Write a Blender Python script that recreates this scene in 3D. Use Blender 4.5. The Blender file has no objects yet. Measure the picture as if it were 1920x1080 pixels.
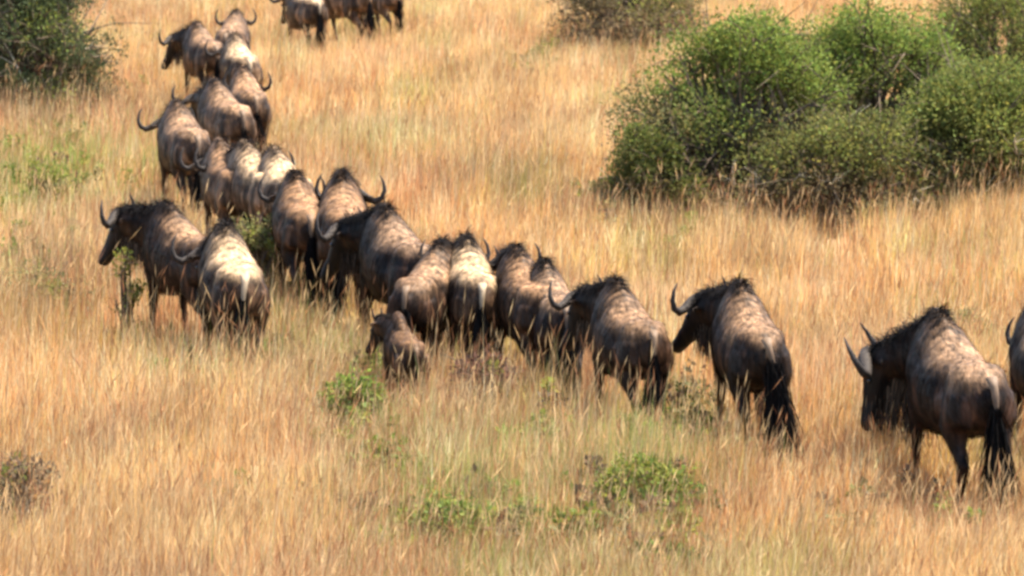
import bpy, bmesh, math, random
import numpy as np
from mathutils import Vector, Matrix
R = math.radians
random.seed(7)
S = bpy.context.scene
COL = S.collection

# ------------------------------------------------------------------ camera
F_PX = 7500.0            # focal length in pixels of the 1920 px wide photograph
HOR = -500.0             # row of the horizon
CAM_H = 5.7
TILT = math.atan((540 - HOR) / F_PX)
cam = bpy.data.cameras.new('camera')
cam.sensor_width = 36
cam.lens = F_PX / 1920 * 36
cam.clip_start = 0.5
cam.clip_end = 5000
cam.dof.use_dof = True
cam.dof.focus_distance = 32
cam.dof.aperture_fstop = 4.5
cam_o = bpy.data.objects.new('camera', cam)
cam_o.location = (0, 0, CAM_H)
cam_o.rotation_euler = (math.pi / 2 - TILT, 0, 0)
COL.objects.link(cam_o)
S.camera = cam_o

# ------------------------------------------------------------------ light
SUN_EL, SUN_AZ = 64, 72          # azimuth clockwise from +Y (away from the camera)
w = bpy.data.worlds.new('World')
S.world = w
w.use_nodes = True
nt = w.node_tree
sky = nt.nodes.new('ShaderNodeTexSky')
sky.sky_type = 'NISHITA'
sky.sun_disc = False
sky.sun_elevation = R(SUN_EL)
sky.sun_rotation = R(SUN_AZ)
bg = nt.nodes['Background']
nt.links.new(sky.outputs[0], bg.inputs[0])
bg.inputs[1].default_value = 0.13
sun = bpy.data.lights.new('sun', 'SUN')
sun.energy = 5.0
sun.angle = R(1.0)
sun.color = (1.0, 0.92, 0.79)
sun_o = bpy.data.objects.new('sun', sun)
sd = Vector((math.sin(R(SUN_AZ)) * math.cos(R(SUN_EL)), math.cos(R(SUN_AZ)) * math.cos(R(SUN_EL)), math.sin(R(SUN_EL))))
sun_o.rotation_euler = sd.to_track_quat('Z', 'Y').to_euler()
sun_o.location = (0, 20, 30)
COL.objects.link(sun_o)
S.view_settings.view_transform = 'Standard'
S.view_settings.look = 'None'
S.view_settings.gamma = 1
S.view_settings.exposure = 1.7
S.cycles.filter_width = 3.0
S.cycles.max_bounces = 6
S.cycles.diffuse_bounces = 3
S.cycles.transmission_bounces = 4
S.cycles.transparent_max_bounces = 4

# ------------------------------------------------------------------ helpers
def ground(px, py):
    """point of the ground plane under a pixel of the photograph"""
    D = CAM_H * F_PX / (py - HOR)
    # exact for the tilted camera
    v = (540 - py)
    fy = math.cos(TILT) * F_PX + math.sin(TILT) * v
    fz = -math.sin(TILT) * F_PX + math.cos(TILT) * v
    t = CAM_H / -fz
    return Vector(((px - 960) * t, fy * t, 0))

def project(p):
    d = np.asarray(p, float) - np.array([0, 0, CAM_H])
    c, s = math.cos(TILT), math.sin(TILT)
    dep = d[..., 1] * c - d[..., 2] * s
    up = d[..., 1] * s + d[..., 2] * c
    return 960 + F_PX * d[..., 0] / dep, 540 - F_PX * up / dep

def tag(o, label=None, cat=None, group=None, kind=None):
    if label: o['label'] = label
    if cat: o['category'] = cat
    if group: o['group'] = group
    if kind: o['kind'] = kind
    return o

def empty(name, loc, rz=0, sc=1):
    o = bpy.data.objects.new(name, None)
    o.empty_display_size = .3
    o.location = loc
    o.rotation_euler = (0, 0, rz)
    o.scale = (sc, sc, sc)
    COL.objects.link(o)
    return o

def link(name, me, mat, parent=None):
    o = bpy.data.objects.new(name, me)
    COL.objects.link(o)
    if mat: me.materials.append(mat)
    if parent: o.parent = parent
    return o

def np_mesh(name, V, faces3=None, faces4=None, colors=None, smooth=False, normals_up=None):
    me = bpy.data.meshes.new(name)
    V = np.asarray(V, np.float32)
    idx, tot = [], []
    if faces4 is not None and len(faces4):
        idx.append(np.asarray(faces4, np.int32).ravel()); tot.append(np.full(len(faces4), 4, np.int32))
    if faces3 is not None and len(faces3):
        idx.append(np.asarray(faces3, np.int32).ravel()); tot.append(np.full(len(faces3), 3, np.int32))
    idx = np.concatenate(idx); tot = np.concatenate(tot)
    st = np.concatenate([[0], np.cumsum(tot)[:-1]]).astype(np.int32)
    me.vertices.add(len(V)); me.vertices.foreach_set('co', V.ravel())
    me.loops.add(len(idx)); me.loops.foreach_set('vertex_index', idx)
    me.polygons.add(len(tot)); me.polygons.foreach_set('loop_start', st); me.polygons.foreach_set('loop_total', tot)
    if smooth: me.polygons.foreach_set('use_smooth', np.ones(len(tot), bool))
    me.update(calc_edges=True)
    if colors is not None:
        a = me.color_attributes.new('tint', 'FLOAT_COLOR', 'POINT')
        c = np.ones((len(V), 4), np.float32); c[:, :3] = colors
        a.data.foreach_set('color', c.ravel())
    return me

def hashn(ix, iy, iz, seed):
    n = (ix * 374761393 + iy * 668265263 + iz * 2147483647 + seed * 974634777) & 0xffffffff
    n = ((n ^ (n >> 13)) * 1274126177) & 0xffffffff
    return ((n ^ (n >> 16)) & 0xffff) / 65535.0

def noise(x, y, z=None, seed=0):
    x = np.asarray(x, float); y = np.asarray(y, float)
    z = np.zeros_like(x) if z is None else np.asarray(z, float)
    x0, y0, z0 = np.floor(x).astype(np.int64), np.floor(y).astype(np.int64), np.floor(z).astype(np.int64)
    fx, fy, fz = x - x0, y - y0, z - z0
    fx, fy, fz = [t * t * (3 - 2 * t) for t in (fx, fy, fz)]
    r = 0
    for i in (0, 1):
        for j in (0, 1):
            for k in (0, 1):
                r = r + hashn(x0 + i, y0 + j, z0 + k, seed) * (fx if i else 1 - fx) * (fy if j else 1 - fy) * (fz if k else 1 - fz)
    return r

# ------------------------------------------------------------------ materials
def mat_tint(name, rough=.8, spec=.2, transl=0.0, noise_scale=None, noise_amt=.3, sheen=0, stretch=(1, 1, 1), bump=0):
    m = bpy.data.materials.new(name)
    m.use_nodes = True
    n, l = m.node_tree.nodes, m.node_tree.links
    b = n['Principled BSDF']; out = n['Material Output']
    a = n.new('ShaderNodeAttribute'); a.attribute_name = 'tint'
    src = a.outputs['Color']
    if noise_scale:
        tc = n.new('ShaderNodeTexCoord'); mp = n.new('ShaderNodeMapping')
        mp.inputs['Scale'].default_value = stretch
        l.new(tc.outputs['Object'], mp.inputs[0])
        nz = n.new('ShaderNodeTexNoise'); nz.inputs['Scale'].default_value = noise_scale
        nz.inputs['Detail'].default_value = 5
        l.new(mp.outputs[0], nz.inputs['Vector'])
        mr = n.new('ShaderNodeMapRange')
        mr.inputs['From Min'].default_value = .3; mr.inputs['From Max'].default_value = .7
        mr.inputs['To Min'].default_value = 1 - noise_amt; mr.inputs['To Max'].default_value = 1 + noise_amt
        l.new(nz.outputs[0], mr.inputs[0])
        mx = n.new('ShaderNodeMix'); mx.data_type = 'RGBA'; mx.blend_type = 'MULTIPLY'
        mx.inputs[0].default_value = 1
        cb = n.new('ShaderNodeCombineColor')
        for i in range(3): l.new(mr.outputs[0], cb.inputs[i])
        l.new(src, mx.inputs[6]); l.new(cb.outputs[0], mx.inputs[7])
        src = mx.outputs[2]
        if bump:
            bp = n.new('ShaderNodeBump'); bp.inputs['Strength'].default_value = bump; bp.inputs['Distance'].default_value = .01
            l.new(nz.outputs[0], bp.inputs['Height']); l.new(bp.outputs[0], b.inputs['Normal'])
    l.new(src, b.inputs['Base Color'])
    b.inputs['Roughness'].default_value = rough
    b.inputs['Specular IOR Level'].default_value = spec
    if sheen:
        b.inputs['Sheen Weight'].default_value = sheen
        b.inputs['Sheen Roughness'].default_value = .5
    if transl:
        t = n.new('ShaderNodeBsdfTranslucent'); l.new(src, t.inputs[0])
        ms = n.new('ShaderNodeMixShader'); ms.inputs[0].default_value = transl
        l.new(b.outputs[0], ms.inputs[1]); l.new(t.outputs[0], ms.inputs[2])
        l.new(ms.outputs[0], out.inputs[0])
    return m

M_COAT = mat_tint('coat_skin', .6, .22, noise_scale=16, noise_amt=.35, sheen=0, stretch=(1.6, 1.6, .5), bump=.6)
M_HAIR = mat_tint('hair', .7, .08)
M_HORN = mat_tint('horn', .7, .2, noise_scale=45, noise_amt=.5, bump=.8)
M_GRASS = mat_tint('dry_grass', .7, .25, transl=.55)
M_LEAF = mat_tint('leaf', .65, .15, transl=.45)
M_BARK = mat_tint('bark', .9, .1, noise_scale=25, noise_amt=.4, bump=.5)
M_EYE = mat_tint('eye', .1, .6)

# ------------------------------------------------------------------ ground
def bump_h(x, y):
    """gentle unevenness of the ground, zero mean"""
    return (noise(x * .22, y * .22, seed=3) - .5) * .16 + (noise(x * .9, y * .9, seed=4) - .5) * .05

m = bpy.data.materials.new('soil_and_straw')
m.use_nodes = True
n, l = m.node_tree.nodes, m.node_tree.links
b = n['Principled BSDF']
tc = n.new('ShaderNodeTexCoord')
n1 = n.new('ShaderNodeTexNoise'); n1.inputs['Scale'].default_value = .35; n1.inputs['Detail'].default_value = 6
n2 = n.new('ShaderNodeTexNoise'); n2.inputs['Scale'].default_value = 28; n2.inputs['Detail'].default_value = 8
r1 = n.new('ShaderNodeValToRGB'); r2 = n.new('ShaderNodeValToRGB')
r1.color_ramp.elements[0].position = .35; r1.color_ramp.elements[0].color = (.27, .165, .08, 1)
r1.color_ramp.elements[1].position = .65; r1.color_ramp.elements[1].color = (.40, .26, .12, 1)
r2.color_ramp.elements[0].position = .3; r2.color_ramp.elements[0].color = (.6, .6, .6, 1)
r2.color_ramp.elements[1].position = .7; r2.color_ramp.elements[1].color = (1.2, 1.2, 1.15, 1)
l.new(tc.outputs['Object'], n1.inputs['Vector']); l.new(tc.outputs['Object'], n2.inputs['Vector'])
l.new(n1.outputs[0], r1.inputs[0]); l.new(n2.outputs[0], r2.inputs[0])
mx = n.new('ShaderNodeMix'); mx.data_type = 'RGBA'; mx.blend_type = 'MULTIPLY'; mx.inputs[0].default_value = 1
l.new(r1.outputs[0], mx.inputs[6]); l.new(r2.outputs[0], mx.inputs[7]); l.new(mx.outputs[2], b.inputs['Base Color'])
bp = n.new('ShaderNodeBump'); bp.inputs['Distance'].default_value = .04; l.new(n2.outputs[0], bp.inputs['Height']); l.new(bp.outputs[0], b.inputs['Normal'])
b.inputs['Roughness'].default_value = .95
M_GROUND = m

xs = np.concatenate([[-3000, -800, -200, -60, -30], np.linspace(-20, 20, 161), [30, 60, 200, 800, 3000]])
ys = np.concatenate([[-2000, -300, -50, 0, 6], np.linspace(12, 112, 401), [100, 200, 600, 3000]])
GX, GY = np.meshgrid(xs, ys)
fade = np.clip((22 - np.abs(GX)) / 3, 0, 1) * np.clip((GY - 8) / 2, 0, 1) * np.clip((112 - GY) / 5, 0, 1)
GZ = bump_h(GX, GY) * fade
V = np.stack([GX, GY, GZ], -1).reshape(-1, 3)
nx, ny = len(xs), len(ys)
ii = (np.arange(ny - 1)[:, None] * nx + np.arange(nx - 1)[None]).ravel()
gm = np_mesh('ground', V, faces4=np.stack([ii, ii + 1, ii + nx + 1, ii + nx], 1), smooth=True)
tag(link('ground', gm, M_GROUND), kind='structure')

def gz(x, y):
    return float(bump_h(np.array([x]), np.array([y]))[0])

# ------------------------------------------------------------------ wildebeest
def tube(bm, pts, rad, seg=14, side=None):
    """closed loft; rad = list of (half_width, half_depth) or r; side = fixed sideways vector(s)"""
    P = [Vector(p) for p in pts]
    n = len(P)
    rings = []
    for i in range(n):
        t = (P[min(i + 1, n - 1)] - P[max(i - 1, 0)]).normalized()
        s = side[i] if isinstance(side, list) else (side or Vector((0, 1, 0)))
        s = Vector(s)
        s = (s - t * s.dot(t)).normalized()
        u = s.cross(t).normalized() * -1
        r = rad[i]
        a, bb = (r if isinstance(r, tuple) else (r, r))
        rings.append([bm.verts.new(P[i] + s * (a * math.cos(k * 2 * math.pi / seg)) + u * (bb * math.sin(k * 2 * math.pi / seg))) for k in range(seg)])
    for i in range(n - 1):
        for k in range(seg):
            bm.faces.new((rings[i][k], rings[i][(k + 1) % seg], rings[i + 1][(k + 1) % seg], rings[i + 1][k]))
    for ring, p, d in ((rings[0], P[0], P[0] - P[1]), (rings[-1], P[-1], P[-1] - P[-2])):
        r = rad[0] if ring is rings[0] else rad[-1]
        r = min(r) if isinstance(r, tuple) else r
        c = bm.verts.new(p + d.normalized() * r * .55)
        for k in range(seg):
            f = (ring[k], ring[(k + 1) % seg], c)
            bm.faces.new(f if ring is not rings[0] else (f[1], f[0], f[2]))

def bez(a, b, c, t):
    return a * (1 - t) ** 2 + b * 2 * t * (1 - t) + c * t * t

def remesh(bm, voxel, smooth=3):
    bmesh.ops.recalc_face_normals(bm, faces=bm.faces)
    me = bpy.data.meshes.new('tmp'); bm.to_mesh(me); bm.free()
    o = bpy.data.objects.new('tmp', me); COL.objects.link(o)
    md = o.modifiers.new('r', 'REMESH'); md.mode = 'VOXEL'; md.voxel_size = voxel; md.use_smooth_shade = True
    sm = o.modifiers.new('s', 'SMOOTH'); sm.iterations = smooth; sm.factor = .6
    dg = bpy.context.evaluated_depsgraph_get()
    dg.update()
    out = bpy.data.meshes.new_from_object(o.evaluated_get(dg))
    bpy.data.objects.remove(o); bpy.data.meshes.remove(me)
    return out

def seg_dist(P, a, b):
    a = np.array(a); b = np.array(b)
    d = b - a
    t = np.clip(((P - a) @ d) / (d @ d), 0, 1)
    return np.linalg.norm(P - (a + t[:, None] * d), axis=1), t

def strands(roots, dirs, lengths, droop, width, cols, rng, nseg=3, curl=.1, lie=None):
    """hair ribbons: roots (n,3), dirs (n,3), bending towards -z by droop"""
    n = len(roots)
    d = dirs / np.linalg.norm(dirs, axis=1)[:, None]
    side = np.cross(d, rng.normal(size=(n, 3))); side /= np.linalg.norm(side, axis=1)[:, None] + 1e-9
    if lie is not None:                     # hair lying flat on the skin
        side = np.cross(d, lie); side /= np.linalg.norm(side, axis=1)[:, None] + 1e-9
    p = roots.copy(); cur = d.copy()
    wv = [1, .9, .6, 0.05] if nseg == 3 else [1, .7, .05]
    V = []
    for i in range(nseg + 1):
        wd = (width * wv[i])[:, None]
        V.append(p - side * wd); V.append(p + side * wd)
        cur = cur + np.array([0, 0, -1]) * droop + rng.normal(size=(n, 3)) * curl
        cur /= np.linalg.norm(cur, axis=1)[:, None]
        p = p + cur * (lengths / nseg)[:, None]
    V = np.stack(V, 1)                      # n, 2*(nseg+1), 3
    k = V.shape[1]
    base = np.arange(n)[:, None] * k
    fs = [np.concatenate([base + 2 * i, base + 2 * i + 1, base + 2 * i + 3, base + 2 * i + 2], 1) for i in range(nseg)]
    return V.reshape(-1, 3), np.concatenate(fs), np.repeat(cols, k, axis=0)

COATS = {   # back (sunlit tone painted in), flank (shade painted in), dark (legs, stripes), face, beard
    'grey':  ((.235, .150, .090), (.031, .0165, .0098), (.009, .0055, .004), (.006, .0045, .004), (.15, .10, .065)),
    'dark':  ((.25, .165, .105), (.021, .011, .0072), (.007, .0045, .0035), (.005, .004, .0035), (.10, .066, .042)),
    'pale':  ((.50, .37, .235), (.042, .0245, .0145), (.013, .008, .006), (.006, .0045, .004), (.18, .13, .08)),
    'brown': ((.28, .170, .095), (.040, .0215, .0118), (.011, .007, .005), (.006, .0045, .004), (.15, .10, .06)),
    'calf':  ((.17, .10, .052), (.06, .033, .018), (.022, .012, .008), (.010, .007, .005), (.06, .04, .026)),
}

def make_wildebeest(loc, heading, sc, yaw=0, elev=-5, face=58, gait=0.0, coat='grey', horns=1.0, tail_sway=0.0,
                    tail_len=1.0, seed=0, label='', group='wildebeest walking in the long file', near=True, calf=False, beard=1.0, bushy=1.0):
    rng = np.random.default_rng(seed)
    rt = empty('wildebeest', loc, R(heading), sc * 1.03)
    fat = 1.05 if calf else 1.02
    tag(rt, label, 'wildebeest', group)
    bm = bmesh.new()
    # trunk: x, top, bottom, half width
    prof = [(-.78, 1.05, .90, .06), (-.73, 1.12, .80, .125), (-.64, 1.17, .72, .19), (-.52, 1.195, .67, .226), (-.34, 1.19, .63, .246),
            (-.15, 1.195, .585, .275), (.05, 1.24, .555, .285), (.24, 1.315, .53, .27), (.40, 1.39, .51, .24),
            (.52, 1.42, .51, .215), (.64, 1.385, .55, .185), (.75, 1.29, .65, .15), (.82, 1.18, .82, .09)]
    if calf:
        prof = [(x, t - (.07 if x > .2 else 0), b0 + .07, w0 * .85) for x, t, b0, w0 in prof]
    tube(bm, [(x, 0, (t + b0) / 2) for x, t, b0, w0 in prof], [(w0 * fat, (t - b0) / 2) for x, t, b0, w0 in prof], seg=20)
    # withers ridge, narrow
    tube(bm, [(.12, 0, 1.21), (.36, 0, 1.31), (.54, 0, 1.36), (.70, 0, 1.27)], [(.06, .06), (.09, .10), (.09, .10), (.07, .08)], seg=10)
    # neck
    ya, el = R(yaw), R(elev)
    base = Vector((.60, 0, 1.10))
    d1 = Vector((math.cos(ya * .4) * math.cos(el), math.sin(ya * .4) * math.cos(el), math.sin(el) * .6 + .05))
    L = .52
    dn = Vector((math.cos(ya) * math.cos(el), math.sin(ya) * math.cos(el), math.sin(el)))
    mid = base + d1 * L * .5
    poll = base + d1 * L * .45 + dn * L * .55
    nk = [bez(base, mid, poll, t) for t in (0, .25, .5, .75, 1)]
    sides = []
    for t in (0, .25, .5, .75, 1):
        a = ya * t
        sides.append(Vector((-math.sin(a), math.cos(a), 0)))
    tube(bm, nk, [(.165, .27), (.14, .235), (.12, .195), (.105, .165), (.10, .135)], seg=16, side=sides)
    # head
    fy = ya * 1.15
    Fh = Vector((math.cos(fy), math.sin(fy), 0)); fp = R(face)
    f = Fh * math.cos(fp) - Vector((0, 0, 1)) * math.sin(fp)
    u = Fh * math.sin(fp) + Vector((0, 0, 1)) * math.cos(fp)
    s = Vector((-math.sin(fy), math.cos(fy), 0))
    hs = [(-.07, -.02, .070, .075), (0, -.01, .100, .115), (.08, -.005, .108, .118), (.18, -.015, .092, .104), (.30, -.02, .072, .082),
          (.40, -.018, .070, .070), (.47, -.02, .080, .066), (.52, -.028, .070, .052)]
    tube(bm, [poll + f * t + u * o for t, o, a, c in hs], [(a, c) for t, o, a, c in hs], seg=16, side=s)
    # jaw
    tube(bm, [poll + f * .02 - u * .09, poll + f * .16 - u * .10, poll + f * .34 - u * .075, poll + f * .46 - u * .06],
         [(.06, .05), (.06, .05), (.045, .035), (.045, .03)], seg=10, side=s)
    # ears
    for q in (-1, 1):
        e0 = poll + s * q * .085 - u * .0 + f * (-.01)
        ed = (s * q * .9 - f * .25 - u * .25).normalized()
        tube(bm, [e0, e0 + ed * .07, e0 + ed * .14, e0 + ed * .19], [(.022, .020), (.040, .016), (.030, .012), (.008, .008)], seg=8, side=f)
    # legs
    feet = []
    def leg(front, q, ph):
        sw = math.sin(ph); lift = max(0, math.cos(ph)) * .05
        if front:
            sh = Vector((.50, q * .12, .92)); el_ = Vector((.44 + .03 * sw, q * .155, .70))
            kn = Vector((.47 + .13 * sw, q * .145, .40 + lift * .5)); ft = Vector((.46 + .25 * sw - (.05 if lift > .02 else 0), q * .135, .11 + lift))
            hf = ft + Vector((.035, 0, -.065))
            tube(bm, [sh + Vector((0, -q * .02, .12)), sh, el_, el_.lerp(kn, .45), kn, kn.lerp(ft, .25), kn.lerp(ft, .7), ft, hf],
                 [(.07, .12), (.09, .16), (.075, .105), (.05, .058), (.041, .045), (.030, .032), (.026, .028), (.034, .036), (.030, .034)], seg=12, side=Vector((0, 1, 0)))
        else:
            hp = Vector((-.50, q * .12, .96)); st = Vector((-.40 + .04 * sw, q * .165, .70))
            hk = Vector((-.66 + .12 * sw, q * .145, .44 + lift * .4)); ft = Vector((-.58 + .25 * sw, q * .135, .11 + lift))
            hf = ft + Vector((.04, 0, -.065))
            tube(bm, [hp, hp.lerp(st, .5) + Vector((-.05, 0, 0)), st + Vector((-.03, 0, 0)), st.lerp(hk, .55), hk, hk.lerp(ft, .25), hk.lerp(ft, .7), ft, hf],
                 [(.12, .22), (.125, .23), (.10, .165), (.058, .075), (.038, .052), (.031, .036), (.027, .030), (.035, .037), (.031, .035)], seg=12, side=Vector((0, 1, 0)))
        feet.append(ft)
    ph = gait
    for front, q, p0 in ((1, 1, ph), (1, -1, ph + math.pi), (0, 1, ph + 2.2), (0, -1, ph + 2.2 + math.pi)):
        leg(front, q, p0)
    body = remesh(bm, .017 if near else .022, 3)
    nv = len(body.vertices)
    P = np.empty(nv * 3, np.float32); body.vertices.foreach_get('co', P); P = P.reshape(-1, 3).astype(float)
    N = np.empty(nv * 3, np.float32); body.vertices.foreach_get('normal', N); N = N.reshape(-1, 3).astype(float)
    # bones and muscle: hips, hollow flank, shoulder blade, ribs
    for cx_, cz_, cy_, rad_, amp in ((-.45, 1.12, .17, .075, .036), (-.27, 1.00, .21, .12, -.045), (.44, 1.02, .19, .13, .030), (.25, 1.10, .20, .09, -.030),
                                     (-.56, .88, .19, .16, .008), (.50, .80, .17, .09, .020), (-.72, 1.0, .10, .07, -.006), (.62, .95, .13, .08, -.016)):
        for q in (-1, 1):
            g = np.exp(-(((P - np.array([cx_, q * cy_, cz_])) ** 2).sum(1)) / rad_ ** 2)
            P += N * (amp * g)[:, None]
    rib = np.sin((P[:, 0] + P[:, 2] * .25) * 2 * math.pi / .075) * .0035 * np.exp(-((P[:, 0] + .02) / .2) ** 2 - ((P[:, 2] - .9) / .2) ** 2)
    P += N * rib[:, None] + N * ((noise(P[:, 0] * 22, P[:, 1] * 22, P[:, 2] * 12, seed) - .5) * .008)[:, None]
    body.vertices.foreach_set('co', P.astype(np.float32).ravel()); body.update()
    # coat colouring, sunlight and shade painted into back and flank ------------------------------------------------
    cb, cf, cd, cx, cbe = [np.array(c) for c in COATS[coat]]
    if not near:                            # far animals: haze painted into flank and dark colours
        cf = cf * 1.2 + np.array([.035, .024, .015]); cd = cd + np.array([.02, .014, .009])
    dh, th = seg_dist(P, poll, poll + f * .5)
    nd = np.full(nv, 9.); tn = np.zeros(nv)
    for i in range(4):
        dd, tt = seg_dist(P, nk[i], nk[i + 1])
        k = dd < nd; nd[k] = dd[k]; tn[k] = (i + tt[k]) / 4
    x, y, z = P.T
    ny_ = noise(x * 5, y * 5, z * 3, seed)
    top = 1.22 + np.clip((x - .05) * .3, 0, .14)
    back = np.clip((z - (top - .19) + (ny_ - .5) * .16) / .17, 0, 1)  # paler dorsal saddle, with sunlit brightness painted into its colour
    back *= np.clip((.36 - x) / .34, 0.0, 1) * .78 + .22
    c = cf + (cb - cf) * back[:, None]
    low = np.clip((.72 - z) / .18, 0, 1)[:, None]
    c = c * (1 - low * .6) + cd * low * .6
    # brindle: vertical dark stripes over neck, shoulder and ribs
    st = np.sin((x + .035 * np.sin(z * 7 + seed)) * 2 * math.pi / .085 + 4 * noise(x * 3, z * 2, seed=seed + 5))
    sm_ = np.clip(st * 1.6 - .2, 0, 1) * np.clip((x + .05) / .3, 0, 1) * np.clip((z - .6) / .15, 0, 1)
    c = c * (1 - .8 * sm_[:, None]) + cd * .8 * sm_[:, None]
    fs = np.clip(noise((x - z * .12) * 17, y * 3, z * 2.2, seed + 3) * 3 - 1.3, 0, 1) * np.clip((1.12 - z) / .2, 0, 1) * (z > .5)
    c = c * (1 + (1.5 * fs - .45 * (1 - fs) * (z < 1.08))[:, None])
    neck = np.clip((tn - .12) / .25, 0, 1) * np.clip((.36 - nd) / .06, 0, 1) * (x > .5)
    st2 = np.clip(np.sin(tn * 30 + 3 * noise(z * 4, y * 4, seed=seed)) * 1.4, 0, 1)
    nc = cf * .75 + (cd - cf * .75) * st2[:, None] * .8
    c = c + (nc - c) * neck[:, None]
    hk_ = np.clip((.17 - dh) / .04, 0, 1) * np.clip((tn - .8) / .15, 0, 1)
    fcx = cx + (cf * .8 - cx) * (np.clip((.25 - th) / .2, 0, 1) * np.clip(1 - ((P - np.array(poll)) @ np.array(u) + .02) / .07, 0, 1))[:, None]
    c = c + (fcx - c) * hk_[:, None]
    leg_ = np.clip((.5 - z) / .12, 0, 1) * (dh > .18)
    lc = cd * 1.3 + np.array([.03, .014, .006])
    c = c + (lc - c) * leg_[:, None]
    st3 = noise((x - z * .10) * 26, y * 26, z * 5, seed + 13) * .6 + noise((x - z * .10) * 60, y * 60, z * 9, seed + 14) * .4
    c *= np.clip(-.15 + 2.3 * st3, .22, 1.75)[:, None] * np.array([1.06, .96, .84])
    c *= (.82 + .36 * noise(x * 14, y * 14, z * 7, seed + 1))[:, None] * (.75 + .5 * noise(x * 4, y * 4, z * 4, seed + 9))[:, None]
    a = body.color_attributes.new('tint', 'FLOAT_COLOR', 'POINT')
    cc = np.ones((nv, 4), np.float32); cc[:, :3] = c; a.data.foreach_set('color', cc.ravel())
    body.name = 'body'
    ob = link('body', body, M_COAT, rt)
    # short coat hair -----------------------------------------------
    nh = 24000 if near else 6000
    ids = rng.integers(0, nv, nh)
    ids = ids[(z[ids] > .3) & (dh[ids] > .16)]
    flow = np.tile(np.array([-.75, 0, -.65]), (len(ids), 1))
    nn = N[ids]
    fl = flow - nn * (flow * nn).sum(1)[:, None]
    fl += nn * .17 + rng.normal(size=fl.shape) * .10
    ln = rng.uniform(.03, .07, len(ids)) * (1 if near else 1.4)
    hv, hfc, hc = strands(P[ids] + rng.normal(size=(len(ids), 3)) * .006, fl, ln, .05, rng.uniform(.0013, .0024, len(ids)) * (1 if near else 1.5),
                          c[ids] * rng.uniform(.5, 1.5, len(ids))[:, None], rng, nseg=2, curl=.05, lie=N[ids])
    link('coat_hair', np_mesh('coat_hair', hv, faces4=hfc, colors=hc), M_HAIR, rt)
    # mane ------------------------------------------------------------
    nm = 1500 if near else 600
    t = rng.uniform(0, 1, nm)
    line = [Vector((.30, 0, 1.36)), Vector((.5, 0, 1.43 if not calf else 1.31))] + [nk[i] + Vector((0, 0, [.27, .235, .195, .165, .135][i] * .93)) for i in range(1, 5)] + [poll + u * .12]
    LA = np.array([list(v) for v in line])
    ft_ = t * (len(LA) - 1); i0 = np.minimum(ft_.astype(int), len(LA) - 2); fr = (ft_ - i0)[:, None]
    rts = LA[i0] * (1 - fr) + LA[i0 + 1] * fr + rng.normal(size=(nm, 3)) * np.array([.01, .012, .008])
    sd_ = rng.choice([-1, 1], nm) if True else 0
    dirs = np.stack([rng.normal(-.2, .3, nm), sd_ * rng.uniform(.1, .8, nm), rng.uniform(.4, 1.1, nm)], 1)
    ml = rng.uniform(.08, .24, nm) * (.5 if calf else 1) * (.55 + .45 * np.sin(np.clip(t, .05, 1) * math.pi * .9 + .3))
    hv, hfc, hc = strands(rts, dirs, ml, .62, rng.uniform(.003, .0055, nm), np.outer(rng.uniform(.6, 1.8, nm), cx * 1.2), rng)
    link('mane', np_mesh('mane', hv, faces4=hfc, colors=hc), M_HAIR, rt)
    # beard under the neck and throat ---------------------------------
    nb = 800 if near else 300
    t = rng.uniform(0.1, 1.25, nb)
    line = [nk[i] - Vector((0, 0, [.27, .235, .195, .165, .135][i] * .85)) for i in range(5)] + [poll - u * .12 + f * .12]
    LA = np.array([list(v) for v in line])
    ft_ = np.clip(t / 1.25, 0, .999) * 5; i0 = ft_.astype(int); fr = (ft_ - i0)[:, None]
    rts = LA[i0] * (1 - fr) + LA[i0 + 1] * fr + rng.normal(size=(nb, 3)) * np.array([.02, .03, .02])
    dirs = np.stack([rng.normal(0, .2, nb), rng.normal(0, .2, nb), -np.ones(nb)], 1)
    bl = rng.uniform(.10, .36, nb) * beard * (.45 if calf else 1)
    mixc = rng.uniform(0, 1, nb)[:, None] ** .7
    hv, hfc, hc = strands(rts, dirs, bl, .3, rng.uniform(.003, .006, nb), cbe * mixc + cd * (1 - mixc), rng)
    link('beard', np_mesh('beard', hv, faces4=hfc, colors=hc), M_HAIR, rt)
    # horns -------------------------------------------------------------
    hu = (u * .72 - f * .62).normalized()
    if horns > 0:
        for q in (-1, 1):
            hp = [(.015, .085, .02), (.09, .075, .045), (.175, .03, .055), (.26, .005, .06), (.325, .035, .05), (.35, .10, .035), (.335, .17, .02), (.295, .23, .005)]
            hr = [.044, .048, .041, .034, .028, .022, .014, .004]
            if horns < .6:
                hp = [(.05, .07, .02), (.07, .12, .02), (.08, .19, .01), (.075, .26, 0)]; hr = [.02, .018, .012, .004]
            b2 = bmesh.new()
            tube(b2, [poll + s * (q * a_ * (horns if horns > .6 else 1)) + hu * b_ * (horns if horns > .6 else horns * 2) + f * (c_) + u * .03 for a_, b_, c_ in hp], [h_ * min(1.08, max(1, horns)) for h_ in hr], seg=12, side=f)
            bmesh.ops.recalc_face_normals(b2, faces=b2.faces)
            me = bpy.data.meshes.new('horn'); b2.to_mesh(me); b2.free()
            me.polygons.foreach_set('use_smooth', np.ones(len(me.polygons), bool))
            at = me.color_attributes.new('tint', 'FLOAT_COLOR', 'POINT')
            k = np.repeat(np.linspace(0, 1, len(hp)), 12)
            k = np.concatenate([k, [0, 1]])[:len(me.vertices)]
            base_c = np.array([.045, .034, .026]); tip_c = np.array([.025, .020, .018])
            hcol = base_c + (tip_c - base_c) * np.clip(k * 1.6, 0, 1)[:, None]
            c4 = np.ones((len(me.vertices), 4), np.float32); c4[:, :3] = hcol; at.data.foreach_set('color', c4.ravel())
            link('horn', me, M_HORN, rt)
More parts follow.
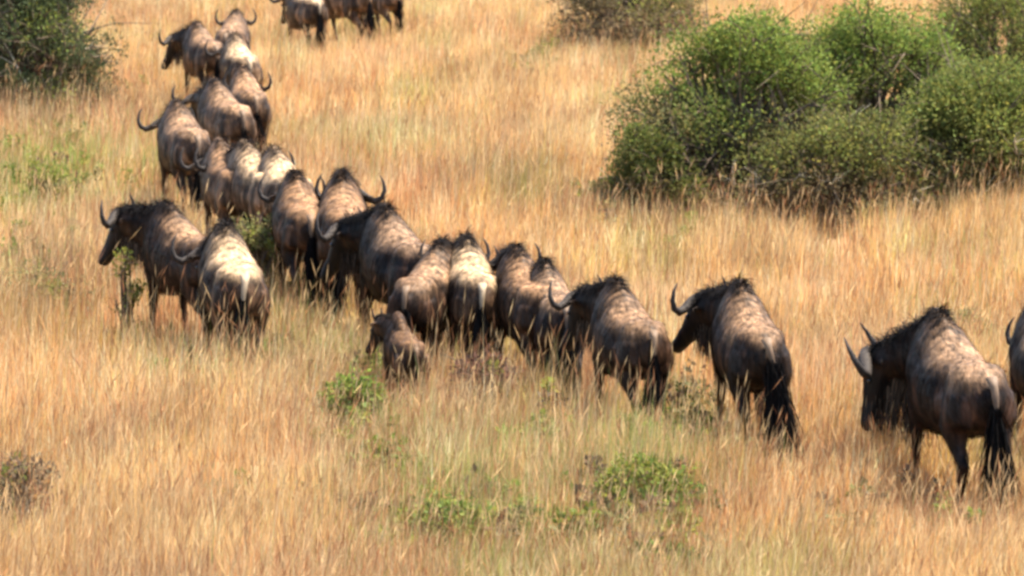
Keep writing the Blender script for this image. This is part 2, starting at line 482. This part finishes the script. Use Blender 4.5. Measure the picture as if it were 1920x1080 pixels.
    # eyes, nostrils ------------------------------------------------------
    for q in (-1, 1):
        b2 = bmesh.new()
        bmesh.ops.create_uvsphere(b2, u_segments=12, v_segments=8, radius=.02)
        bmesh.ops.translate(b2, verts=b2.verts, vec=poll + f * .14 + s * q * .092 + u * .035)
        me = bpy.data.meshes.new('eye'); b2.to_mesh(me); b2.free()
        at = me.color_attributes.new('tint', 'FLOAT_COLOR', 'POINT')
        at.data.foreach_set('color', np.tile(np.array([.01, .007, .005, 1], np.float32), len(me.vertices)))
        me.polygons.foreach_set('use_smooth', np.ones(len(me.polygons), bool))
        link('eye', me, M_EYE, rt)
    # hooves ---------------------------------------------------------------
    for ft in feet:
        b2 = bmesh.new()
        for q in (-1, 1):
            c0 = ft + Vector((.045, q * .019, -.045)); c1 = ft + Vector((.075, q * .022, -.105))
            tube(b2, [c0, c0.lerp(c1, .5), c1], [(.018, .028), (.020, .036), (.021, .042)], seg=8)
        bmesh.ops.recalc_face_normals(b2, faces=b2.faces)
        me = bpy.data.meshes.new('hoof'); b2.to_mesh(me); b2.free()
        at = me.color_attributes.new('tint', 'FLOAT_COLOR', 'POINT')
        at.data.foreach_set('color', np.tile(np.array([.02, .016, .014, 1], np.float32), len(me.vertices)))
        link('hoof', me, M_HORN, rt)
    # tail -------------------------------------------------------------------
    T0 = Vector((-.775, 0, 1.12))
    ts = tail_sway
    tp = [T0, T0 + Vector((-.06, ts * .03, -.06)), T0 + Vector((-.09, ts * .10, -.20)), T0 + Vector((-.095, ts * .17, -.36)), T0 + Vector((-.09, ts * .22, -.50))]
    b2 = bmesh.new()
    tube(b2, tp, [(.045, .035), (.030, .028), (.021, .021), (.016, .016), (.013, .013)], seg=10, side=Vector((0, 1, 0)))
    bmesh.ops.recalc_face_normals(b2, faces=b2.faces)
    me = bpy.data.meshes.new('tail'); b2.to_mesh(me); b2.free()
    me.polygons.foreach_set('use_smooth', np.ones(len(me.polygons), bool))
    at = me.color_attributes.new('tint', 'FLOAT_COLOR', 'POINT')
    c4 = np.ones((len(me.vertices), 4), np.float32); kt = np.concatenate([np.repeat(np.linspace(0, 1, 5), 10), [0, 1]])[:len(me.vertices), None]; c4[:, :3] = cb * .7 * (1 - kt) + cd * kt; at.data.foreach_set('color', c4.ravel())
    tl = link('tail', me, M_COAT, rt)
    nt_ = int((1900 if near else 600) * bushy)
    t = rng.uniform(0, 1, nt_)
    A = np.array([list(tp[2]), list(tp[3]), list(tp[4])])
    ft_ = t * 1.999; i0 = ft_.astype(int); fr = (ft_ - i0)[:, None]
    rts = A[i0] * (1 - fr) + A[i0 + 1] * fr + rng.normal(size=(nt_, 3)) * .016 * bushy
    dirs = np.stack([rng.normal(-.12, .13 / bushy, nt_), rng.normal(.25 * ts, .15 / bushy, nt_), -np.ones(nt_)], 1)
    tlen = (rng.uniform(.25, .55, nt_)) * tail_len * (.6 if calf else 1)
    hv, hfc, hc = strands(rts, dirs, tlen, .25, rng.uniform(.003, .006, nt_), np.outer(rng.uniform(.5, 1.7, nt_), cx), rng)
    link('tail_tuft', np_mesh('tail_tuft', hv, faces4=hfc, colors=hc), M_HAIR, tl)
    return rt

#  px, py of the ground under the trunk, heading, size, options
HERD = [
 (1792, 964, 108, .965, dict(yaw=56, elev=-18, face=78, horns=1.3, beard=1.7, coat='dark', gait=.6, tail_sway=-.1, tail_len=1.15,
    label='largest dark wildebeest with broad curved horns and hanging head, nearest the right edge')),
 (1964, 890, 104, .86, dict(yaw=-30, elev=-22, coat='dark', gait=2.0,
    label='dark wildebeest cut off by the right edge, mostly hidden behind the largest one')),
 (1404, 870, 100, .90, dict(yaw=34, elev=2, face=48, coat='grey', gait=1.2, tail_sway=-.45, tail_len=1.75, bushy=1.8,
    label='wildebeest with thick black tail hanging low into the grass, head turned left')),
 (1180, 838, 106, .84, dict(yaw=24, elev=4, face=62, coat='grey', gait=2.6, tail_sway=.2,
    label='grey wildebeest with pale curled horn and tufted crest, fourth from the right edge')),
 (1036, 758, 100, .80, dict(yaw=10, elev=-16, coat='dark', gait=.3, horns=.8,
    label='small dark wildebeest half hidden behind the one with the pale curled horn')),
 (990, 742, 104, .86, dict(yaw=-8, elev=4, coat='brown', gait=1.8,
    label='tan-backed wildebeest with one upright horn showing, right of the palest rump')),
 (886, 718, 97, .88, dict(yaw=4, elev=-4, coat='pale', gait=.9, tail_sway=.2,
    label='wildebeest with the palest cream rump in the middle of the file')),
 (803, 718, 74, .85, dict(yaw=-12, elev=-4, coat='grey', gait=2.2,
    label='dark grey wildebeest turned slightly right, standing above the calf')),
 (752, 664, 108, .97, dict(yaw=30, elev=-2, coat='dark', gait=1.4,
    label='blackish wildebeest with grey saddle and raised horns, behind the one above the calf')),
 (645, 602, 92, .98, dict(yaw=-14, elev=-2, coat='brown', gait=.2, tail_sway=.5,
    label='tan-rumped wildebeest seen from behind with wide horns above its back')),
 (566, 584, 97, .93, dict(yaw=-6, elev=-4, coat='brown', gait=2.9,
    label='brown wildebeest seen from behind, left of the tan rump with wide horns')),
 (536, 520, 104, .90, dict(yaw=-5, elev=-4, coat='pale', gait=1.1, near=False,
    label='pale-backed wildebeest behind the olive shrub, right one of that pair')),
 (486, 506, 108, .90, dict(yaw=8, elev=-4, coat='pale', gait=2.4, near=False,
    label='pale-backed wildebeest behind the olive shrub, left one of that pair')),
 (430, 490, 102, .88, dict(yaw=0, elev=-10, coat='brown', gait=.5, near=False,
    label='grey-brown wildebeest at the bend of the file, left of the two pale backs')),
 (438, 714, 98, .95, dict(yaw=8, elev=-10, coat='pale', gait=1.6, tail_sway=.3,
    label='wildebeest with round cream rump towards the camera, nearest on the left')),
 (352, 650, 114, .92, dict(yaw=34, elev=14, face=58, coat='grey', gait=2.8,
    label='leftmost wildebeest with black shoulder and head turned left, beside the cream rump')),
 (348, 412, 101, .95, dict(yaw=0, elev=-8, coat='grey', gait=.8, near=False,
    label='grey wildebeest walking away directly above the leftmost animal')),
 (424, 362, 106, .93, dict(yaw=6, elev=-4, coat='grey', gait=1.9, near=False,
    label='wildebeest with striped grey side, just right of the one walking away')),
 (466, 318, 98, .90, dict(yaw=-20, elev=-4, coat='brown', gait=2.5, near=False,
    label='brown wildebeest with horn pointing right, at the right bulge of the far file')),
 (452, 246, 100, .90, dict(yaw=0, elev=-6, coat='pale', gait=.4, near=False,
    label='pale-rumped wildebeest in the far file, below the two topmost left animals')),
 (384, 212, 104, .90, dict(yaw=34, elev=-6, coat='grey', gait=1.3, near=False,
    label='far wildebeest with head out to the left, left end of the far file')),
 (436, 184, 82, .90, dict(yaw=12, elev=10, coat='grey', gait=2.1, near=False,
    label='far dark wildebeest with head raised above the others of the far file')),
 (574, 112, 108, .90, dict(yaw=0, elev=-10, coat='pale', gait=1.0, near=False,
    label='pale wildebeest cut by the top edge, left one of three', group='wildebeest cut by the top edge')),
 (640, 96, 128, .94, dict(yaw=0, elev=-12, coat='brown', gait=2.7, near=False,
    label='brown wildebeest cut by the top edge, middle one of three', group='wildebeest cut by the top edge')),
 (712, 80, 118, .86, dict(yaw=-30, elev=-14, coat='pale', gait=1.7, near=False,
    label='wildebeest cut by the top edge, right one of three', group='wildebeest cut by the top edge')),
 (760, 790, 101, .57, dict(yaw=24, elev=12, coat='calf', gait=.7, horns=.4, calf=True,
    label='small brown wildebeest calf walking low in the grass in front of the herd')),
]
animal_xy = []
for i, (px, py, hd, sc_, kw) in enumerate(HERD):
    p = ground(px, py)
    p.z = gz(p.x, p.y)
    hd = hd - math.degrees(math.atan((px - 960) / F_PX))     # headings above are relative to the line of sight
    animal_xy.append((p.x, p.y, R(hd), sc_))
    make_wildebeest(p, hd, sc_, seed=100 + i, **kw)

# ------------------------------------------------------------------ shrubs
plant_xy = []
def leaf_mesh(name, C, rad, count, size, palette, rng, flat=.75):
    """leaves scattered in clumps C (n,3) of radius rad (n); palette (n,3) per clump"""
    count = int(count * 1.35); size = size * .85
    k = rng.integers(0, len(C), count)
    d = rng.normal(size=(count, 3)); d /= np.linalg.norm(d, axis=1)[:, None]
    rr = rng.uniform(.25, 1.12, count) ** .6
    p = C[k] + d * (rad[k] * rr)[:, None] * np.array([1, 1, flat])
    ax = d * .6 + rng.normal(size=(count, 3)) * .6 + np.array([0, 0, .35]); ax /= np.linalg.norm(ax, axis=1)[:, None]
    sd = np.cross(ax, rng.normal(size=(count, 3))); sd /= np.linalg.norm(sd, axis=1)[:, None]
    nn = np.cross(ax, sd)
    L = rng.uniform(.45, 1.7, count)[:, None] * size; W = L * .30
    v = np.stack([p, p + ax * L * .5 + sd * W + nn * W * .3, p + ax * L, p + ax * L * .5 - sd * W + nn * W * .3], 1).reshape(-1, 3)
    b0 = np.arange(count)[:, None] * 4
    col = palette[k] * rng.uniform(.75, 1.25, count)[:, None]
    col[:, 0] *= rng.uniform(.85, 1.25, count)
    return np_mesh(name, v, faces3=np.concatenate([b0 + [0, 1, 2], b0 + [0, 2, 3]]), colors=np.repeat(col, 4, axis=0))

def limbs_mesh(name, segs, col, rng, seg=6):
    V, F4, Cc = [], [], []
    for pts, r0, r1, cc in segs:
        pts = np.array(pts, float); n = len(pts)
        t = np.gradient(pts, axis=0); t /= np.linalg.norm(t, axis=1)[:, None] + 1e-9
        s = np.cross(t, [.3, .9, .1]); s /= np.linalg.norm(s, axis=1)[:, None] + 1e-9
        u = np.cross(t, s)
        r = np.linspace(r0, r1, n)
        a = np.arange(seg) * 2 * math.pi / seg
        ring = pts[:, None] + r[:, None, None] * (np.cos(a)[None, :, None] * s[:, None] + np.sin(a)[None, :, None] * u[:, None])
        b0 = sum(len(v) for v in V)
        V.append(ring.reshape(-1, 3)); Cc.append(np.tile(cc, (n * seg, 1)))
        for i in range(n - 1):
            for k in range(seg):
                F4.append((b0 + i * seg + k, b0 + i * seg + (k + 1) % seg, b0 + (i + 1) * seg + (k + 1) % seg, b0 + (i + 1) * seg + k))
    return np_mesh(name, np.concatenate(V), faces4=F4, colors=np.concatenate(Cc), smooth=True)

G_VIVID = np.array([.145, .192, .038]); G_MID = np.array([.14, .165, .040]); G_OLIVE = np.array([.150, .135, .052]); G_DRY = np.array([.19, .135, .075])
G_LIME = np.array([.20, .23, .045]); TWIG = np.array([.13, .095, .065]); TWIG_PALE = np.array([.50, .42, .30]); G_DARK = np.array([.065, .085, .035]); G_BROWN = np.array([.16, .09, .06])

def shrub(px, py, w_px, h_px, label, cat='bush', name='bush', top=G_VIVID, low=G_OLIVE, leaf=.045, nclump=90, nleaf=16000,
          depth=None, bare=.15, pale=.3, seed=0, group=None, shape=.8, twigs=45, lowcut=.06, z0=0):
    rng = np.random.default_rng(seed)
    p = ground(px, py); p.z = gz(p.x, p.y)
    ppm = (py - HOR) / CAM_H
    W, H = w_px / ppm / 2, h_px / ppm
    Dp = depth if depth else W * .8
    plant_xy.append((p.x, p.y, W, H))
    rt = empty(name, p, rng.uniform(-.3, .3))
    tag(rt, label, cat, group)
    # clumps on and within an uneven dome
    th = rng.uniform(0, 2 * math.pi, nclump); cz = rng.uniform(lowcut, 1, nclump)
    rr = np.sqrt(np.clip(1 - (cz * .98) ** 2.4, 0, 1)) * rng.uniform(.35, 1, nclump) ** .5
    if W < .6: rr = rr * rng.uniform(.6, 1.5, nclump)
    lob = .66 + .72 * noise(np.cos(th) * 1.6 + 5, np.sin(th) * 1.6 + 5, seed=seed)
    C = np.stack([np.cos(th) * rr * W * lob, np.sin(th) * rr * Dp * lob, cz * H * (.78 + .26 * noise(np.cos(th) * rr * 2.2 + 9, np.sin(th) * rr * 2.2 + 9, seed=seed + 2))], 1)
    rad = rng.uniform(.55, 1.2, nclump) * min(W, H) * (.5 if W < .6 else .31)
    if cat == 'plant': leaf *= .7; nleaf = int(nleaf * 1.3)
    k = np.clip((cz - .45) / .3 + rng.normal(0, .28, nclump), 0, 1)[:, None]
    pal = low + (top - low) * k
    j = rng.uniform(0, 1, nclump)
    pal[j < .12] = G_LIME * .8 + low * .2
    dry = (cz < .45) & (rng.uniform(0, 1, nclump) < bare)
    pal[dry] = G_DRY
    pal = pal * rng.uniform(.62, 1.32, nclump)[:, None]
    wts = np.where(dry, .35, 1.0)
    ids = rng.choice(nclump, size=nclump * 3, p=wts / wts.sum())
    me = leaf_mesh('foliage', C[ids], rad[ids], nleaf, leaf, pal[ids], rng)
    link('foliage', me, M_LEAF, rt)
    segs = []
    for i in range(nclump):
        a0 = np.array([rng.normal(0, W * .18), rng.normal(0, Dp * .18), -.03])
        e = C[i]
        mid = a0 * .5 + e * .5 + np.array([0, 0, H * .12]) + rng.normal(size=3) * W * .05
        pts = [a0, a0 * .6 + mid * .4 + rng.normal(size=3) * W * .02, mid, mid * .45 + e * .55 + rng.normal(size=3) * W * .03, e]
        segs.append((pts, .022 * H, .004 * H, TWIG * rng.uniform(.6, 1.3)))
        for _ in range(3):
            q = e + rng.normal(size=3) * rad[i] * .8
            segs.append(([mid * .3 + e * .7, e * .6 + q * .4 + rng.normal(size=3) * .01, q], .006 * H, .002, TWIG * rng.uniform(.6, 1.5)))
    # dead pale twigs at the skirt grow out of the lower stems
    lowi = np.argsort(C[:, 2])[:max(4, nclump // 2)]
    for _ in range(twigs):
        k0 = rng.choice(lowi)
        q0 = C[k0]
        d = np.array([q0[0] / W * .7, q0[1] / Dp * .7, rng.uniform(-.1, 1.2)]) + rng.normal(size=3) * .5
        d /= np.linalg.norm(d); L = min(.45, rng.uniform(.15, .4) * H * .6)
        pts = [q0, q0 + d * L * .5 + rng.normal(size=3) * L * .08, q0 + d * L + rng.normal(size=3) * L * .14 + np.array([0, 0, -L * .1])]
        col = TWIG_PALE * rng.uniform(.6, 1.1) if rng.uniform() < pale else TWIG * rng.uniform(.6, 1.3)
        segs.append((pts, .006 * max(H, .8), .003, col))
        for _ in range(2):
            q1 = pts[1]; d2 = d + rng.normal(size=3) * .6
            segs.append(([q1, q1 + d2 * L * .25, q1 + d2 * L * .45 + rng.normal(size=3) * L * .05], .004 * max(H, .8), .002, col))
    link('stems', limbs_mesh('stems', segs, None, rng), M_BARK, rt)
    return rt

BIG = 'big bushes on the right slope'
shrub(1400, 408, 470, 365, 'big bush with bright green rounded left top, left main lobe of the right thicket', top=G_VIVID, nclump=160, nleaf=46000, seed=1, group=BIG, depth=1.1)
shrub(1625, 372, 400, 370, 'tallest bright green bush with the highest crown, middle of the right thicket', top=G_VIVID, nclump=160, nleaf=44000, seed=2, bare=.1, group=BIG, depth=1.0)
shrub(1880, 255, 420, 300, 'dull olive bush with sparse top behind, at the upper right corner', top=G_MID, low=G_OLIVE, nclump=130, nleaf=36000, seed=3, bare=.1, group=BIG, depth=1.2)
shrub(1850, 420, 430, 290, 'olive bush with yellow-green patches, front right of the right thicket', top=G_MID, nclump=150, nleaf=46000, seed=4, group=BIG, depth=1.1, pale=.5)
shrub(1215, 432, 150, 190, 'small dark green bush at the lower left foot of the right thicket', top=G_MID * .8, nclump=60, nleaf=8000, seed=5, group=BIG, twigs=60)
shrub(1580, 436, 480, 200, 'low tangled bush of dry twigs in front of the right thicket', top=G_MID * .6 + G_OLIVE * .4, low=G_DRY * .5 + G_OLIVE * .5, nclump=110, nleaf=18000, seed=6, bare=.3, pale=.6, twigs=140, group=BIG, depth=.5)
shrub(1170, 105, 290, 190, 'olive brown leafy bush cut by the top edge, left of the right thicket', top=G_OLIVE, low=G_DRY * .7 + G_OLIVE * .3, nclump=130, nleaf=24000, seed=7, bare=.3, depth=1.2)
shrub(1015, 128, 60, 44, 'tiny green bush left below the olive brown bush', top=G_MID, nclump=20, nleaf=900, seed=8, twigs=10)
shrub(60, 232, 330, 320, 'large dark olive bush filling the upper left corner', top=G_DARK * 1.15, low=G_DARK, nclump=170, nleaf=38000, seed=9, depth=1.5, pale=.3, bare=.2)
shrub(150, 235, 150, 120, 'low brownish bush at the right foot of the dark upper left bush', top=G_OLIVE, low=G_DRY, nclump=60, nleaf=5000, seed=10, bare=.6)
shrub(128, 300, 60, 50, 'small yellow-green plant under the upper left bushes', top=G_LIME, low=G_LIME * .8, cat='plant', name='leafy_plant', nclump=20, nleaf=700, seed=11, twigs=0, leaf=.06)
shrub(480, 566, 105, 175, 'olive green shrub in the middle of the herd in front of the pale backs', top=G_OLIVE * 1.2 + G_MID * .3, low=G_OLIVE, nclump=60, nleaf=3600, seed=12, twigs=20)
shrub(236, 640, 62, 190, 'thin upright yellow-green plant in front of the leftmost wildebeest face', top=G_LIME, low=G_LIME * .7, cat='plant', name='leafy_plant', nclump=22, nleaf=500, seed=13, twigs=0)
shrub(672, 848, 135, 130, 'bright green leafy plant below the calf', cat='plant', name='leafy_plant', top=G_VIVID * 1.15, low=G_MID, nclump=50, nleaf=2600, seed=14, twigs=20, leaf=.055)
shrub(718, 935, 50, 100, 'narrow green plant just below the bright green leafy plant', cat='plant', name='leafy_plant', top=G_VIVID, low=G_OLIVE, nclump=22, nleaf=500, seed=15, twigs=8, leaf=.05)
shrub(905, 805, 150, 125, 'dry purplish brown shrublet below the palest rump', top=G_BROWN, low=G_BROWN * .8, nclump=50, nleaf=1500, seed=16, twigs=60, pale=.1)
shrub(1018, 880, 60, 70, 'small olive weed in the straw between calf and curled-horn wildebeest', cat='plant', name='leafy_plant', top=G_OLIVE * .8, low=G_OLIVE * .7, nclump=16, nleaf=400, seed=17, twigs=10)
shrub(835, 1050, 190, 110, 'wide low green plant near the bottom edge, left of centre', cat='plant', name='leafy_plant', top=G_MID * 1.4, low=G_OLIVE * 1.3, nclump=40, nleaf=1600, seed=18, twigs=14, leaf=.06)
shrub(1200, 1010, 170, 140, 'loose yellow-green plant below the curled-horn wildebeest', cat='plant', name='leafy_plant', top=G_LIME, low=G_OLIVE * 1.2, nclump=40, nleaf=1300, seed=19, twigs=30, leaf=.06)
shrub(1110, 1060, 110, 90, 'weedy olive plant with open stems near the bottom edge', cat='plant', name='leafy_plant', top=G_LIME * .8, low=G_OLIVE, nclump=30, nleaf=800, seed=20, twigs=20, leaf=.05)
shrub(1272, 1110, 60, 100, 'slim green tuft cut by the bottom edge', cat='plant', name='leafy_plant', top=G_MID * 1.3, low=G_MID, nclump=20, nleaf=600, seed=21, twigs=4, leaf=.07)
shrub(1308, 850, 60, 80, 'faint grey-green plant between the two right middle wildebeest', cat='plant', name='leafy_plant', top=G_OLIVE * 1.3, low=G_OLIVE * 1.2, nclump=18, nleaf=350, seed=22, twigs=8)
shrub(70, 612, 150, 110, 'olive brown shrub near the left edge at mid height', top=G_OLIVE * 1.5, low=G_DRY * 1.2, nclump=44, nleaf=1500, seed=23, twigs=40)
shrub(30, 1040, 150, 190, 'grey-brown twiggy shrub at the lower left corner', top=G_DRY * 1.1, low=G_BROWN, nclump=50, nleaf=1200, seed=24, twigs=120, pale=.4)
shrub(85, 400, 90, 110, 'thin yellow-green grassy plant near the left edge', cat='plant', name='leafy_plant', top=G_LIME, low=G_LIME * .7, nclump=34, nleaf=900, seed=25, twigs=10, leaf=.06)
shrub(590, 700, 90, 60, 'pale green low plant left of the calf', cat='plant', name='leafy_plant', top=G_LIME * .9, low=G_OLIVE * 1.3, nclump=20, nleaf=450, seed=27, twigs=8)
shrub(1815, 655, 110, 80, 'dusty green weed behind the rump of the largest wildebeest', cat='plant', name='leafy_plant', top=G_OLIVE * 1.4, low=G_OLIVE, nclump=20, nleaf=500, seed=28, twigs=10)

# ------------------------------------------------------------------ low weeds growing through the grass
rng = np.random.default_rng(77)
Cw, Rw, Pw = [], [], []
for gx, gy, sx_, sy_, m_ in ((830, 1010, 130, 45, 46), (1190, 950, 80, 55, 34), (1110, 1050, 90, 30, 20), (690, 900, 60, 60, 18), (90, 330, 80, 70, 60), (120, 250, 70, 25, 30),
                            (570, 700, 60, 30, 18), (420, 740, 60, 35, 18), (1310, 850, 40, 50, 14), (1280, 1060, 50, 30, 12), (40, 560, 60, 40, 16), (1010, 860, 40, 30, 8),
                            (1160, 425, 60, 25, 26), (30, 1010, 60, 50, 12), (1640, 1040, 90, 30, 8), (1000, 150, 60, 20, 14), (700, 760, 60, 30, 14)):
    for _ in range(m_):
        p = ground(gx + rng.normal() * sx_, gy + rng.normal() * sy_)
        tone = (G_LIME, G_MID * 1.2, G_OLIVE * 1.2, G_VIVID, G_DRY)[rng.integers(0, 5)] * rng.uniform(.7, 1.2)
        for q in range(rng.integers(2, 6)):
            Cw.append((p.x + rng.normal() * .07, p.y + rng.normal() * .07, gz(p.x, p.y) + rng.uniform(.05, .42))); Rw.append(rng.uniform(.03, .09)); Pw.append(tone)
wm = leaf_mesh('weeds', np.array(Cw), np.array(Rw), len(Cw) * 16, .055, np.array(Pw), rng)
tag(link('weeds', wm, M_LEAF), 'loose green weeds growing in patches through the dry grass', 'weeds', kind='stuff')

# ------------------------------------------------------------------ grass
rng = np.random.default_rng(5)
def scatter(n_tuft, y0, y1, power):
    # density falls with distance
    u_ = rng.uniform(0, 1, n_tuft)
    a, b_ = y0 ** (1 - power), y1 ** (1 - power)
    Y = (a + (b_ - a) * u_) ** (1 / (1 - power))
    X = rng.uniform(-1, 1, n_tuft) * (Y * .134 + 1.8)
    return X, Y
NT = 46000
X, Y = scatter(NT, 19.5, 104, 1.7)
# the same grass goes on, a little thinner, beyond both sides
NS = 12000
ys_ = rng.uniform(15, 104, NS); xs_ = (ys_ * .134 + 1.8 + rng.uniform(0, 1, NS) ** 1.5 * 11) * rng.choice([-1, 1], NS)
X = np.concatenate([X, xs_]); Y = np.concatenate([Y, ys_]); NT += NS
# patchiness
den = .55 * noise(X * .55, Y * .4, seed=21) + .45 * noise(X * 1.7, Y * 1.2, seed=22)
keep = rng.uniform(0, 1, NT) < np.clip(2.6 * den - .35, 0.04, 1)
X, Y = X[keep], Y[keep]
NB = 29
tx = np.repeat(X, NB); ty = np.repeat(Y, NB)
n = len(tx)
spread = .055 + .0015 * ty
tuft_h = np.repeat(rng.uniform(.55, 1.5, len(X)), NB)
tuft_c = np.repeat(rng.uniform(0, 1, (len(X), 2)), NB, axis=0)
bx = tx + rng.normal(size=n) * spread; by = ty + rng.normal(size=n) * spread * 1.3
hmap = .27 + .28 * noise(bx * .35, by * .25, seed=31) + .12 * noise(bx * 1.5, by * 1.5, seed=32)
# trampled where the animals walk
tram = np.zeros(n)
for ax_, ay_, hd_, sc_ in animal_xy:
    dx, dy = bx - ax_, by - ay_
    lx = dx * math.cos(hd_) + dy * math.sin(hd_); ly = -dx * math.sin(hd_) + dy * math.cos(hd_)
    g = np.exp(-((lx / (1.0 * sc_)) ** 2 + (ly / .42) ** 2))
    tram = np.maximum(tram, g)
    # blades in front of the legs (towards the camera) shorter as well
    g2 = np.exp(-((dx / .7) ** 2 + ((dy + .8) / .8) ** 2)) * .88
    tram = np.maximum(tram, g2)
    g3 = np.exp(-((lx + 1.35 * sc_) / .75) ** 2 - (ly / .38) ** 2) * .95
    tram = np.maximum(tram, g3)
for px_, py_, W_, H_ in plant_xy:
    dx, dy = bx - px_, by - py_
    g = np.exp(-((dx / (W_ + .15)) ** 4 + ((dy + .25 + W_ * .3) / (W_ * .6 + .55)) ** 4)) * (.7 if H_ < 1 else .5)
    tram = np.maximum(tram, g)
H = hmap * tuft_h * rng.uniform(.55, 1.2, n) * (1 - .62 * tram)
is_stalk = rng.uniform(0, 1, n) < .07
H = np.where(is_stalk, H * 1.35, H)
bz = bump_h(bx, by) - .01
lean_d = rng.uniform(0, 2 * math.pi, n)
outx, outy = bx - tx, by - ty
ln = np.hypot(outx, outy) + 1e-6
lean = rng.gamma(2, .075, n) * H
lx = (outx / ln * .7 + np.cos(lean_d) * .7) * lean + .04 * H; ly = (outy / ln * .7 + np.sin(lean_d) * .7) * lean
wd = rng.uniform(.0011, .0026, n) * (.55 + by / 36)
fa = rng.uniform(-.9, .9, n); wx, wy = np.cos(fa) * wd, np.sin(fa) * wd
B = np.stack([bx, by, bz], 1); Wv = np.stack([wx, wy, np.zeros(n)], 1)
M1 = B + np.stack([lx * .30, ly * .30, H * .52], 1)
T1 = B + np.stack([lx, ly, H * (1 - .25 * (lean / H) ** 1)], 1)
V = np.stack([B - Wv, B + Wv, M1 - Wv * .8, M1 + Wv * .8, T1], 1)
# colour
straw = np.array([.87, .57, .235]); gold = np.array([.82, .435, .145]); rust = np.array([.62, .31, .15]); pale_ = np.array([.90, .71, .40]); green = np.array([.36, .40, .11]); grey = np.array([.40, .27, .16])
c1 = noise(bx * .45 + 3, by * .3, seed=41); c2 = noise(bx * 1.3, by * .9, seed=42); c3 = noise(bx * .7, by * .5, seed=43)
col = straw * (1 - c1[:, None]) + gold * c1[:, None]
k = np.clip((c2 * .6 + noise(bx * .25 + 7, by * .18, seed=45) * .4 - .50) * 4, 0, .8)[:, None]; col = col * (1 - k) + rust * k
k = np.clip((c3 - .69) * 3.5, 0, .6)[:, None]; col = col * (1 - k) + green * k
r_ = rng.uniform(0, 1, n)
col[r_ < .16] = pale_
col[(r_ > .16) & (r_ < .24)] = grey
sel = (r_ > .24) & (r_ < .265); col[sel] = green
# greener foreground patches where the photograph has them
for gx, gy, gr, amt in ((860, 1010, 150, .55), (1200, 960, 120, .6), (90, 360, 190, .85), (690, 870, 90, .45), (960, 1060, 240, .3), (1260, 900, 100, .5), (1330, 860, 70, .5), (600, 690, 130, .5), (420, 760, 100, .35), (780, 300, 120, .25), (70, 560, 110, .3), (1840, 560, 90, .2)):
    c0 = ground(gx, gy); rr_ = gr / ((gy - HOR) / CAM_H)
    g = amt * np.exp(-(((bx - c0.x) / rr_) ** 2 + ((by - c0.y) / (rr_ * 3.2)) ** 2))
    s_ = rng.uniform(0, 1, n) < g
    col[s_] = green * rng.uniform(.8, 1.15, s_.sum())[:, None]
kk = (tuft_c[:, 0] > .80)[:, None] * .6; col = col * (1 - kk) + rust * kk
kk = (tuft_c[:, 0] < .16)[:, None] * .6; col = col * (1 - kk) + pale_ * kk
kk = (np.abs(tuft_c[:, 0] - .5) < .018)[:, None] * .7; col = col * (1 - kk) + green * kk
col *= (.58 + .66 * tuft_c[:, 1])[:, None]
col *= rng.uniform(.8, 1.15, n)[:, None]
for gx, gy, gr, amt in ((540, 850, 70, .6), (900, 760, 90, .6), (60, 900, 100, .6), (230, 600, 80, .5), (100, 570, 100, .5), (330, 760, 60, .4), (1500, 480, 200, .35), (1050, 700, 80, .4), (1250, 440, 150, .5), (140, 260, 130, .5), (1650, 900, 90, .3), (950, 380, 90, .3)):
    c0 = ground(gx, gy); rr_ = gr / ((gy - HOR) / CAM_H)
    g = amt * np.exp(-(((bx - c0.x) / rr_) ** 2 + ((by - c0.y) / (rr_ * 2.5)) ** 2))
    s_ = rng.uniform(0, 1, n) < g
    col[s_] = np.array([.36, .21, .11]) * rng.uniform(.6, 1.15, s_.sum())[:, None]
col *= (.66 + .62 * noise(bx * 1.9, by * 1.1, seed=51))[:, None]
col = np.clip(col, 0, .9)
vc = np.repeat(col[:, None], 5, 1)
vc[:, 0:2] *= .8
b0 = np.arange(n)[:, None] * 5
f4 = np.concatenate([b0 + 0, b0 + 1, b0 + 3, b0 + 2], 1)
f3 = np.concatenate([b0 + 2, b0 + 3, b0 + 4], 1)
V1 = V.reshape(-1, 3); C1 = vc.reshape(-1, 3)
# seed heads: slender spindles of two crossed kites on the stalks
si = np.where(is_stalk)[0]
m_ = len(si)
top = T1[si]; dr = (T1[si] - M1[si]); dr /= np.linalg.norm(dr, axis=1)[:, None]
dr = dr + np.stack([rng.normal(.05, .2, m_), rng.normal(0, .25, m_), np.zeros(m_)], 1)
hl = rng.uniform(.08, .18, m_)[:, None]; hw = rng.uniform(.0016, .0034, m_)[:, None] * (.7 + by[si][:, None] / 54)
sx = np.tile([1., 0, 0], (m_, 1)); sy = np.tile([0, 1., 0], (m_, 1))
HV = np.stack([top - dr * .02, top + dr * hl * .4 + sx * hw, top + dr * hl, top + dr * hl * .4 - sx * hw, top + dr * hl * .4 + sy * hw, top + dr * hl * .4 - sy * hw], 1)
hb = len(V1) + np.arange(m_)[:, None] * 6
hf4 = np.concatenate([np.concatenate([hb, hb + 1, hb + 2, hb + 3], 1), np.concatenate([hb, hb + 4, hb + 2, hb + 5], 1)])
hcol = np.where(rng.uniform(0, 1, (m_, 1)) < .35, np.array([[.46, .22, .10]]), np.array([[.78, .55, .28]])) * rng.uniform(.7, 1.15, (m_, 1))
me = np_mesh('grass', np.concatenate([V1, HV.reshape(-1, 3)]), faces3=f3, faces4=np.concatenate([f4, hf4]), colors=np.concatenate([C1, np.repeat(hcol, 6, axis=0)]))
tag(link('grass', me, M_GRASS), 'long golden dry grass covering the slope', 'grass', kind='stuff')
print('grass blades', n, 'heads', m_)
